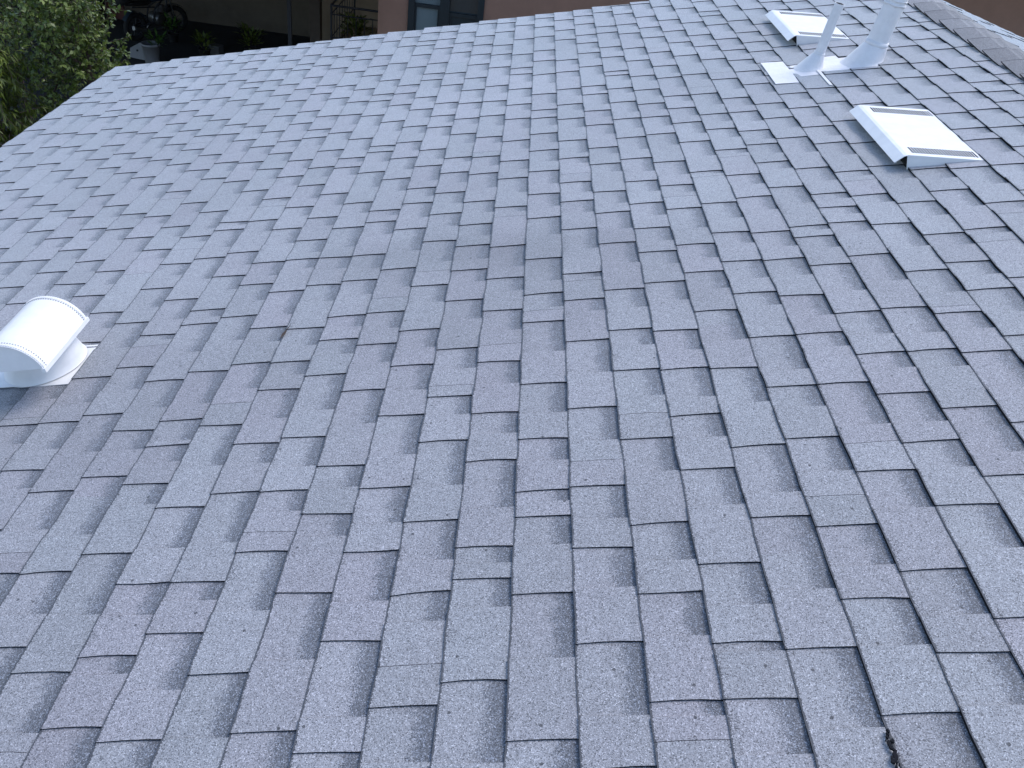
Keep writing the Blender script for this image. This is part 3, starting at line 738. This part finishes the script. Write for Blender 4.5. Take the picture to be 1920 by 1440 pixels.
# leaves
def leaf(mb, p, d, nrm, ln, wd, r):
    d = d.normalized(); s = d.cross(nrm)
    if s.length < 1e-4: s = d.orthogonal()
    s = s.normalized() * wd; nn = s.cross(d).normalized()
    m_ = p + d * ln * .45 + nn * ln * .06
    tip = p + d * ln - nn * ln * .10
    mb.poly([p, m_ + s, tip, m_], 0, None, r, True); mb.poly([p, m_, tip, m_ - s], 0, None, r, True)
def rvec(g): return Vector((g.gauss(0, 1), g.gauss(0, 1), g.gauss(0, 1))).normalized()
def potted(name, label, loc, pr, ph, nl, ll, spread, potmat, lm, seed, group=None):
    g = random.Random(seed); e = empty(name, loc, label, 'potted plant', group); L0 = Vector(loc)
    mb = MB(); mb.lathe(L0, (0, 0, 1), [(0, pr * .74), (ph * .9, pr * .97), (ph * .9, pr * 1.06), (ph, pr * 1.06), (ph, pr * .92), (ph * .86, pr * .9)], 20)
    mb.build('pot', potmat, e)
    mb = MB(); mb.lathe(L0 + Vector((0, 0, ph * .82)), (0, 0, 1), [(0, pr * .9), (.012, pr * .88)], 16); mb.build('soil', M_SOIL, e)
    mb = MB()
    for i in range(nl):
        a = g.uniform(0, 6.28); q = Vector((math.cos(a), math.sin(a), g.uniform(.3, 1.6))).normalized()
        st = L0 + Vector((math.cos(a) * pr * .3 + spread[2], math.sin(a) * pr * .3, ph * .86))
        leaf(mb, st + q * g.uniform(0, spread[0]) + Vector((0, 0, g.uniform(0, spread[1]))), q + rvec(g) * .35, Vector((0, 0, 1)), ll * g.uniform(.6, 1.2), ll * .17, (g.random(), 0))
    tag(mb.build('leaves', lm, e), kind='stuff')
    return e
potted('potted_plant', 'leafy plant in a dark pot behind the iron porch railing', (-3.45, 17.45, .92), .16, .26, 120, .20, (.25, .35, 0), M_RUBBER, M_LEAF_A, 2)
potted('bucket_planter', 'white bucket planted with bright green leaves in the dark courtyard', (-7.72, 17.95, 0), .175, .46, 46, .16, (.16, .14, .14), M_PLASTIC, M_LEAF_C, 4)
potted('courtyard_plant', 'small shrub in a dark pot on the courtyard floor, nearest the bucket', (-6.95, 18.9, 0), .13, .20, 90, .16, (.2, .2, 0), M_RUBBER, M_LEAF_A, 6, 'dark potted shrubs in the courtyard')
potted('courtyard_plant', 'small shrub in a dark pot on the courtyard floor, beside the posts', (-6.05, 19.3, 0), .15, .24, 110, .18, (.25, .28, 0), M_RUBBER, M_LEAF_A, 7, 'dark potted shrubs in the courtyard')
potted('courtyard_plant', 'small shrub in a dark pot on the courtyard floor, behind the bucket', (-7.92, 19.75, 0), .12, .18, 70, .14, (.18, .2, 0), M_RUBBER, M_LEAF_C, 8, 'dark potted shrubs in the courtyard')
# pale board behind the bucket
mb = MB(); c = Vector((-8.02, 18.12, 0))
pr = [(-.24, .06), (.26, .02), (.26, .40), (-.02, .36), (-.22, .24)]
mb.poly([c + Vector((x, .0 + z * .18, z)) for x, z in pr]); mb.poly([c + Vector((x, .018 + z * .18, z)) for x, z in pr][::-1])
for i in range(5):
    a, b = pr[i], pr[(i + 1) % 5]
    mb.poly([c + Vector((a[0], a[1] * .18, a[1])), c + Vector((a[0], .018 + a[1] * .18, a[1])), c + Vector((b[0], .018 + b[1] * .18, b[1])), c + Vector((b[0], b[1] * .18, b[1]))])
bd = empty('pale_board', c, 'pale cut board with a bolt hole leaning behind the white bucket', 'board')
mb.build('panel', M_PLASTIC, bd)
mb = MB(); mb.lathe(c + Vector((-.07, .032, .21)), (0, -1, .18), [(0, .022), (.006, .022)], 12); mb.build('bolt_hole', M_BLACK, bd)
# small grey box
mb = MB(); mb.hexa([(-6.98, 19.2, 0), (-6.72, 19.14, 0), (-6.67, 19.34, 0), (-6.93, 19.4, 0), (-6.97, 19.21, .17), (-6.73, 19.15, .17), (-6.68, 19.33, .17), (-6.92, 19.39, .17)])
mb.hexa([(-6.99, 19.19, .171), (-6.71, 19.13, .171), (-6.66, 19.35, .171), (-6.94, 19.41, .171), (-6.98, 19.2, .2), (-6.72, 19.14, .2), (-6.67, 19.34, .2), (-6.93, 19.4, .2)])
tag(mb.build('storage_box', M_SHEET), 'small grey lidded box on the courtyard floor', 'box')

# back wall, and an unseen roof added to darken the yard
mb = MB(); mb.box(-17, -2.81, 21.55, 21.75, 0, 2.75); tag(mb.build('courtyard_wall', M_YARD), 'beige wall at the back of the dark courtyard', 'wall')
cp = empty('added_roof', (-9.5, 18, 0), 'unseen flat roof on steel posts, added to darken the courtyard', 'added_roof')
mb = MB(); n = 60
rows = []
for y in (13.9, 22.6):
    rows.append([(-17 + (17 - 3.0) * i / (n * 4), y, 2.98 + .03 * math.sin(i * math.pi / 2)) for i in range(n * 4 + 1)])
mb.grid(rows, 0, True); mb.grid([[(x, y, z - .004) for x, y, z in r] for r in rows], 0, True)
mb.build('roof_sheet', M_SHEET, cp)
for y in (14.3, 18, 21.3):
    mb = MB(); mb.box(-16.8, -3.1, y - .05, y + .05, 2.80, 2.945); mb.build('beam', M_IRON, cp)
for x in (-4.62, -16.2):
    for y in (17.0,):
        mb = MB(); mb.box(x - .035, x + .035, y - .035, y + .035, 0, 2.8); mb.build('post', M_IRON, cp)
for x in (-4.9, -16.2):
    mb = MB(); mb.box(x - .055, x + .055, 21.25, 21.35, 0, 2.8); mb.build('post', M_IRON, cp)
# red panel and bin
mb = MB(); c = [(-9.85, 20.9, 0), (-9.45, 20.9, 0), (-9.45, 20.95, 0), (-9.85, 20.95, 0), (-10.05, 21.35, 1.9), (-9.65, 21.35, 1.9), (-9.65, 21.4, 1.9), (-10.05, 21.4, 1.9)]
mb.hexa(c); tag(mb.build('red_panel', M_RED), 'dark red board leaning on the courtyard wall beside the tree', 'board')
mb = MB(); mb.hexa([(-10.12, 20.3, 0), (-9.78, 20.3, 0), (-9.78, 20.6, 0), (-10.12, 20.6, 0), (-10.17, 20.25, .62), (-9.73, 20.25, .62), (-9.73, 20.65, .62), (-10.17, 20.65, .62)])
mb.box(-10.19, -9.71, 20.23, 20.67, .621, .66); tag(mb.build('bin', M_BLUE), 'dark blue lidded bin in front of the red board', 'bin')

# ------------------------------------------------------------------ motorcycle in the courtyard
A = Vector((-8.62, 19.45, 0)); B = Vector((-8.12, 20.45, 0))
fw_ = (B - A).normalized(); sd_ = Vector((fw_.y, -fw_.x, 0)); upv = Vector((0, 0, 1))
mc = empty('motorcycle', A.lerp(B, .5), 'dark parked motorcycle with its front wheel turned out, in the courtyard', 'motorcycle')
def Q(x, s, z): return A + fw_ * x + sd_ * s + upv * z
wb = (B - A).length
def wheel(cx_, steer):
    f = (fw_ * math.cos(steer) + sd_ * math.sin(steer)); a = f.cross(upv).normalized()
    c = Q(cx_, 0, .30); mb = MB()
    rows = []
    for i in range(28):
        t = 2 * math.pi * i / 28; d = f * math.cos(t) + upv * math.sin(t)
        rows.append([c + d * (.245 + .055 * math.cos(q)) + a * .052 * math.sin(q) for q in (2 * math.pi * k / 10 for k in range(10))])
    rows.append(rows[0]); mb.grid(rows, 0, True, True)
    wh = mb.build('wheel', M_RUBBER, mc)
    mb = MB(); rows = []
    for i in range(29):
        t = 2 * math.pi * i / 28; d = f * math.cos(t) + upv * math.sin(t)
        rows.append([c + d * (.198 + .014 * math.cos(q)) + a * .024 * math.sin(q) for q in (2 * math.pi * k / 6 for k in range(6))])
    mb.grid(rows, 0, True, True)
    mb.lathe(c - a * .05, a, [(0, .035), (.02, .05), (.08, .05), (.10, .035)], 14)
    for i in range(10):
        t = 2 * math.pi * i / 10; d = f * math.cos(t) + upv * math.sin(t); mb.tube([c + d * .04, c + d * .2], .006, 5)
    mb.build('rim', M_IRON, wh)
    return c, a
wheel(0, 0); fc, fa = wheel(wb, .5)
mb = MB()
mb.tube([Q(0, .09, .30), Q(.42, .10, .34), Q(.5, .1, .62), Q(.95, .03, .86)], .02, 8); mb.tube([Q(0, -.09, .30), Q(.42, -.10, .34), Q(.5, -.1, .62), Q(.95, -.03, .86)], .02, 8)
mb.tube([Q(-.12, .1, .74), Q(.5, .1, .66)], .016, 8); mb.tube([Q(-.12, -.1, .74), Q(.5, -.1, .66)], .016, 8)
mb.tube([Q(.42, 0, .30), Q(.86, 0, .34), Q(.97, 0, .80)], .022, 8); mb.build('frame', M_IRON, mc)
mb = MB(); mb.lathe(Q(.62, -.14, .40), sd_, [(0, .09), (.02, .13), (.26, .13), (.28, .09)], 16)
mb.lathe(Q(.68, 0, .42), fw_ * .35 + upv, [(0, .10), (.08, .11), (.09, .09), (.14, .12), (.16, .09), (.22, .11), (.27, .07)], 14); mb.build('engine', M_STEEL, mc)
def ell(mb, rowsf): mb.grid(rowsf, 0, True, True); mb.poly(rowsf[0][::-1]); mb.poly(rowsf[-1])
mb = MB(); ell(mb, [[Q(x, wd * math.cos(q), z + hh * math.sin(q)) for q in (2 * math.pi * k / 14 for k in range(14))] for x, z, wd, hh in ((.46, .80, .06, .05), (.52, .83, .12, .09), (.68, .86, .16, .12), (.84, .88, .14, .11), (.93, .87, .07, .06))]); mb.build('tank', M_BLUE, mc)
mb = MB(); ell(mb, [[Q(x, wd * math.cos(q), z + hh * math.sin(q)) for q in (2 * math.pi * k / 12 for k in range(12))] for x, z, wd, hh in ((-.22, .82, .06, .03), (-.15, .81, .12, .05), (.1, .78, .13, .05), (.35, .76, .12, .05), (.48, .78, .06, .04))]); mb.build('saddle', M_RUBBER, mc)
mb = MB()
for s in (-.09, .09): mb.tube([fc + fa * s, Q(wb - .17, s, .78), Q(wb - .21, s, .95)], .018, 8)
mb.build('fork', M_STEEL, mc)
mb = MB(); mb.tube([Q(wb - .32, -.36, 1.04), Q(wb - .24, -.2, 1.03), Q(wb - .21, 0, .97), Q(wb - .24, .2, 1.03), Q(wb - .32, .36, 1.04)], .013, 8); mb.build('handlebar', M_STEEL, mc)
mb = MB(); mb.lathe(Q(wb - .16, 0, .86), fw_, [(0, .05), (.04, .08), (.1, .085), (.11, .06)], 16); mb.build('headlight', M_STEEL, mc)
for c0, a0, a1, f in ((Q(0, 0, .30), .5, 2.6, fw_), (fc, .4, 2.2, (fw_ * math.cos(.5) + sd_ * math.sin(.5)))):
    mb = MB(); sdv = f.cross(upv).normalized()
    mb.grid([[c0 + (f * math.cos(t) + upv * math.sin(t)) * .325 + sdv * s for s in (-.06, 0, .06)] for t in (a0 + (a1 - a0) * i / 10 for i in range(11))], 0, True); mb.build('fender', M_BLUE, mc)
mb = MB(); mb.tube([Q(.75, .14, .34), Q(.6, .17, .2), Q(.2, .18, .24), Q(-.2, .18, .34)], [.02, .025, .04, .045], 10); mb.build('exhaust', M_STEEL, mc)
mb = MB(); ell(mb, [[Q(x, .2 + .01 * math.cos(q) - .4 * 0, .5) if False else Q(x, wd * math.cos(q), z + hh * math.sin(q)) for q in (2 * math.pi * k / 10 for k in range(10))] for x, z, wd, hh in ((-.42, .92, .10, .09), (-.40, .93, .19, .15), (-.14, .94, .19, .15), (-.12, .93, .1, .09))]); mb.build('top_box', M_RUBBER, mc)
mb = MB(); mb.tube([Q(.5, -.12, .26), Q(.42, -.26, 0.01)], .012, 6); mb.build('kickstand', M_STEEL, mc)

# ------------------------------------------------------------------ trees over the left eave
def tree(name, label, base, trunk_pts, clumps, nleaf, ll, lw, lm, seed, droop=0.0, cat='tree'):
    g = random.Random(seed); e = empty(name, base, label, cat, 'trees beyond the left eave')
    b = Vector(base)
    mb = MB()
    for pts, r0, r1 in trunk_pts:
        n = len(pts); mb.tube([b + Vector(p) for p in pts], [r0 + (r1 - r0) * i / (n - 1) for i in range(n)], 8)
    heart = b + Vector(trunk_pts[0][0][-1])
    for (c, r, wgt) in clumps:                 # a limb into every clump
        c = b + Vector(c); st = heart if (c - heart).length < 3 else b
        mid = st.lerp(c, .5) + rvec(g) * .08
        mb.tube([st - Vector((0, 0, .15)), mid, c], [.022, .014, .005], 6)
    mb.build('trunk', M_BARK, e)
    mb = MB(); tot = sum(c[2] for c in clumps)
    for c, r, wgt in clumps:
        c = b + Vector(c); n = int(nleaf * wgt / tot)
        nt = max(6, n // 16)
        for t in range(nt):                    # twigs carry the leaves, so that light and dark tufts form
            d = rvec(g); q = c + Vector((d.x * r[0], d.y * r[1], d.z * r[2])) * (g.random() ** .45)
            tw = (d * .6 + rvec(g) * .6 + Vector((0, 0, .25 - droop))).normalized()
            tl = g.uniform(.10, .26); base_r = g.random() ** 1.5
            mb.tube([q - tw * tl * .5, q + tw * tl], [.0035, .0015], 4, 1, False)
            for i in range(n // nt):
                p = q + tw * tl * g.uniform(-.4, 1.0)
                ld = (tw * .5 + rvec(g) * .8 + Vector((0, 0, -.25 - droop * 1.2)))
                leaf(mb, p, ld, (Vector((0, 0, 1)) + rvec(g) * .7), ll * g.uniform(.65, 1.2), lw * g.uniform(.8, 1.2), (min(1, max(0, base_r + g.gauss(0, .18))), 0))
    o = mb.build('crown', [lm, M_BARK], e); tag(o, kind='stuff')
    return e
tree('leafy_tree', 'leafy tree with small glossy leaves nearest the roof corner', (-5.05, 9.6, 0),
     [([(0, 0, 0), (.03, .02, .9), (-.02, 0, 1.9), (.02, .03, 2.8)], .055, .028), ([(.09, .05, 0), (.11, .07, 1.2), (.05, .05, 2.6)], .03, .016)],
     [((-.05, 0, 3.35), (.42, .5, .45), 3), ((.0, .1, 2.75), (.40, .5, .40), 3), ((-.42, -.1, 2.95), (.42, .5, .5), 3), ((-.05, -.1, 2.2), (.38, .45, .4), 2), ((-.5, 0, 2.2), (.4, .4, .45), 2), ((-.3, .2, 3.75), (.5, .5, .35), 2), ((.05, 0, 1.6), (.4, .4, .4), 1)],
     9500, .062, .017, M_LEAF_A, 21)
tree('bamboo_shrub', 'tall bamboo-like shrub with narrow drooping leaves at the left edge', (-6.0, 8.9, 0),
     [([(0, 0, 0), (.05, 0, 1.2), (.0, .05, 2.2)], .03, .012), ([(.12, .1, 0), (.18, .12, 1.2), (.2, .1, 2.3)], .025, .01), ([(-.15, 0, 0), (-.2, .05, 1.2), (-.25, 0, 2.2)], .025, .01)],
     [((.1, .1, 2.75), (.38, .4, .42), 3), ((-.25, 0, 2.45), (.4, .4, .45), 3), ((.3, .1, 2.2), (.4, .4, .45), 3), ((.0, 0, 1.7), (.5, .5, .4), 2), ((.45, .2, 1.6), (.4, .4, .4), 1)],
     9000, .105, .0085, M_LEAF_B, 22, .5, 'shrub')
tree('leafy_tree', 'darker leafy tree behind the bamboo-like shrub, top left', (-6.6, 10.9, 0),
     [([(0, 0, 0), (.05, 0, 1.2), (.0, .05, 2.6)], .06, .03)],
     [((.1, .1, 3.2), (.55, .5, .5), 3), ((.55, 0, 2.7), (.5, .5, .5), 3), ((-.3, .1, 2.6), (.5, .5, .5), 2), ((.6, .2, 3.5), (.5, .4, .4), 2)],
     6500, .068, .018, M_LEAF_A, 23)
tree('low_shrub', 'low dark shrub under the left eave below the trees', (-5.35, 8.0, 0),
     [([(0, 0, 0), (.03, 0, .5), (0, 0, 1.0)], .03, .015)],
     [((0, 0, 1.3), (.5, .6, .5), 3), ((.3, .7, 1.5), (.5, .6, .5), 3), ((-.5, .2, 1.3), (.4, .5, .4), 2)],
     5200, .07, .018, M_LEAF_A, 24, .1, 'shrub')
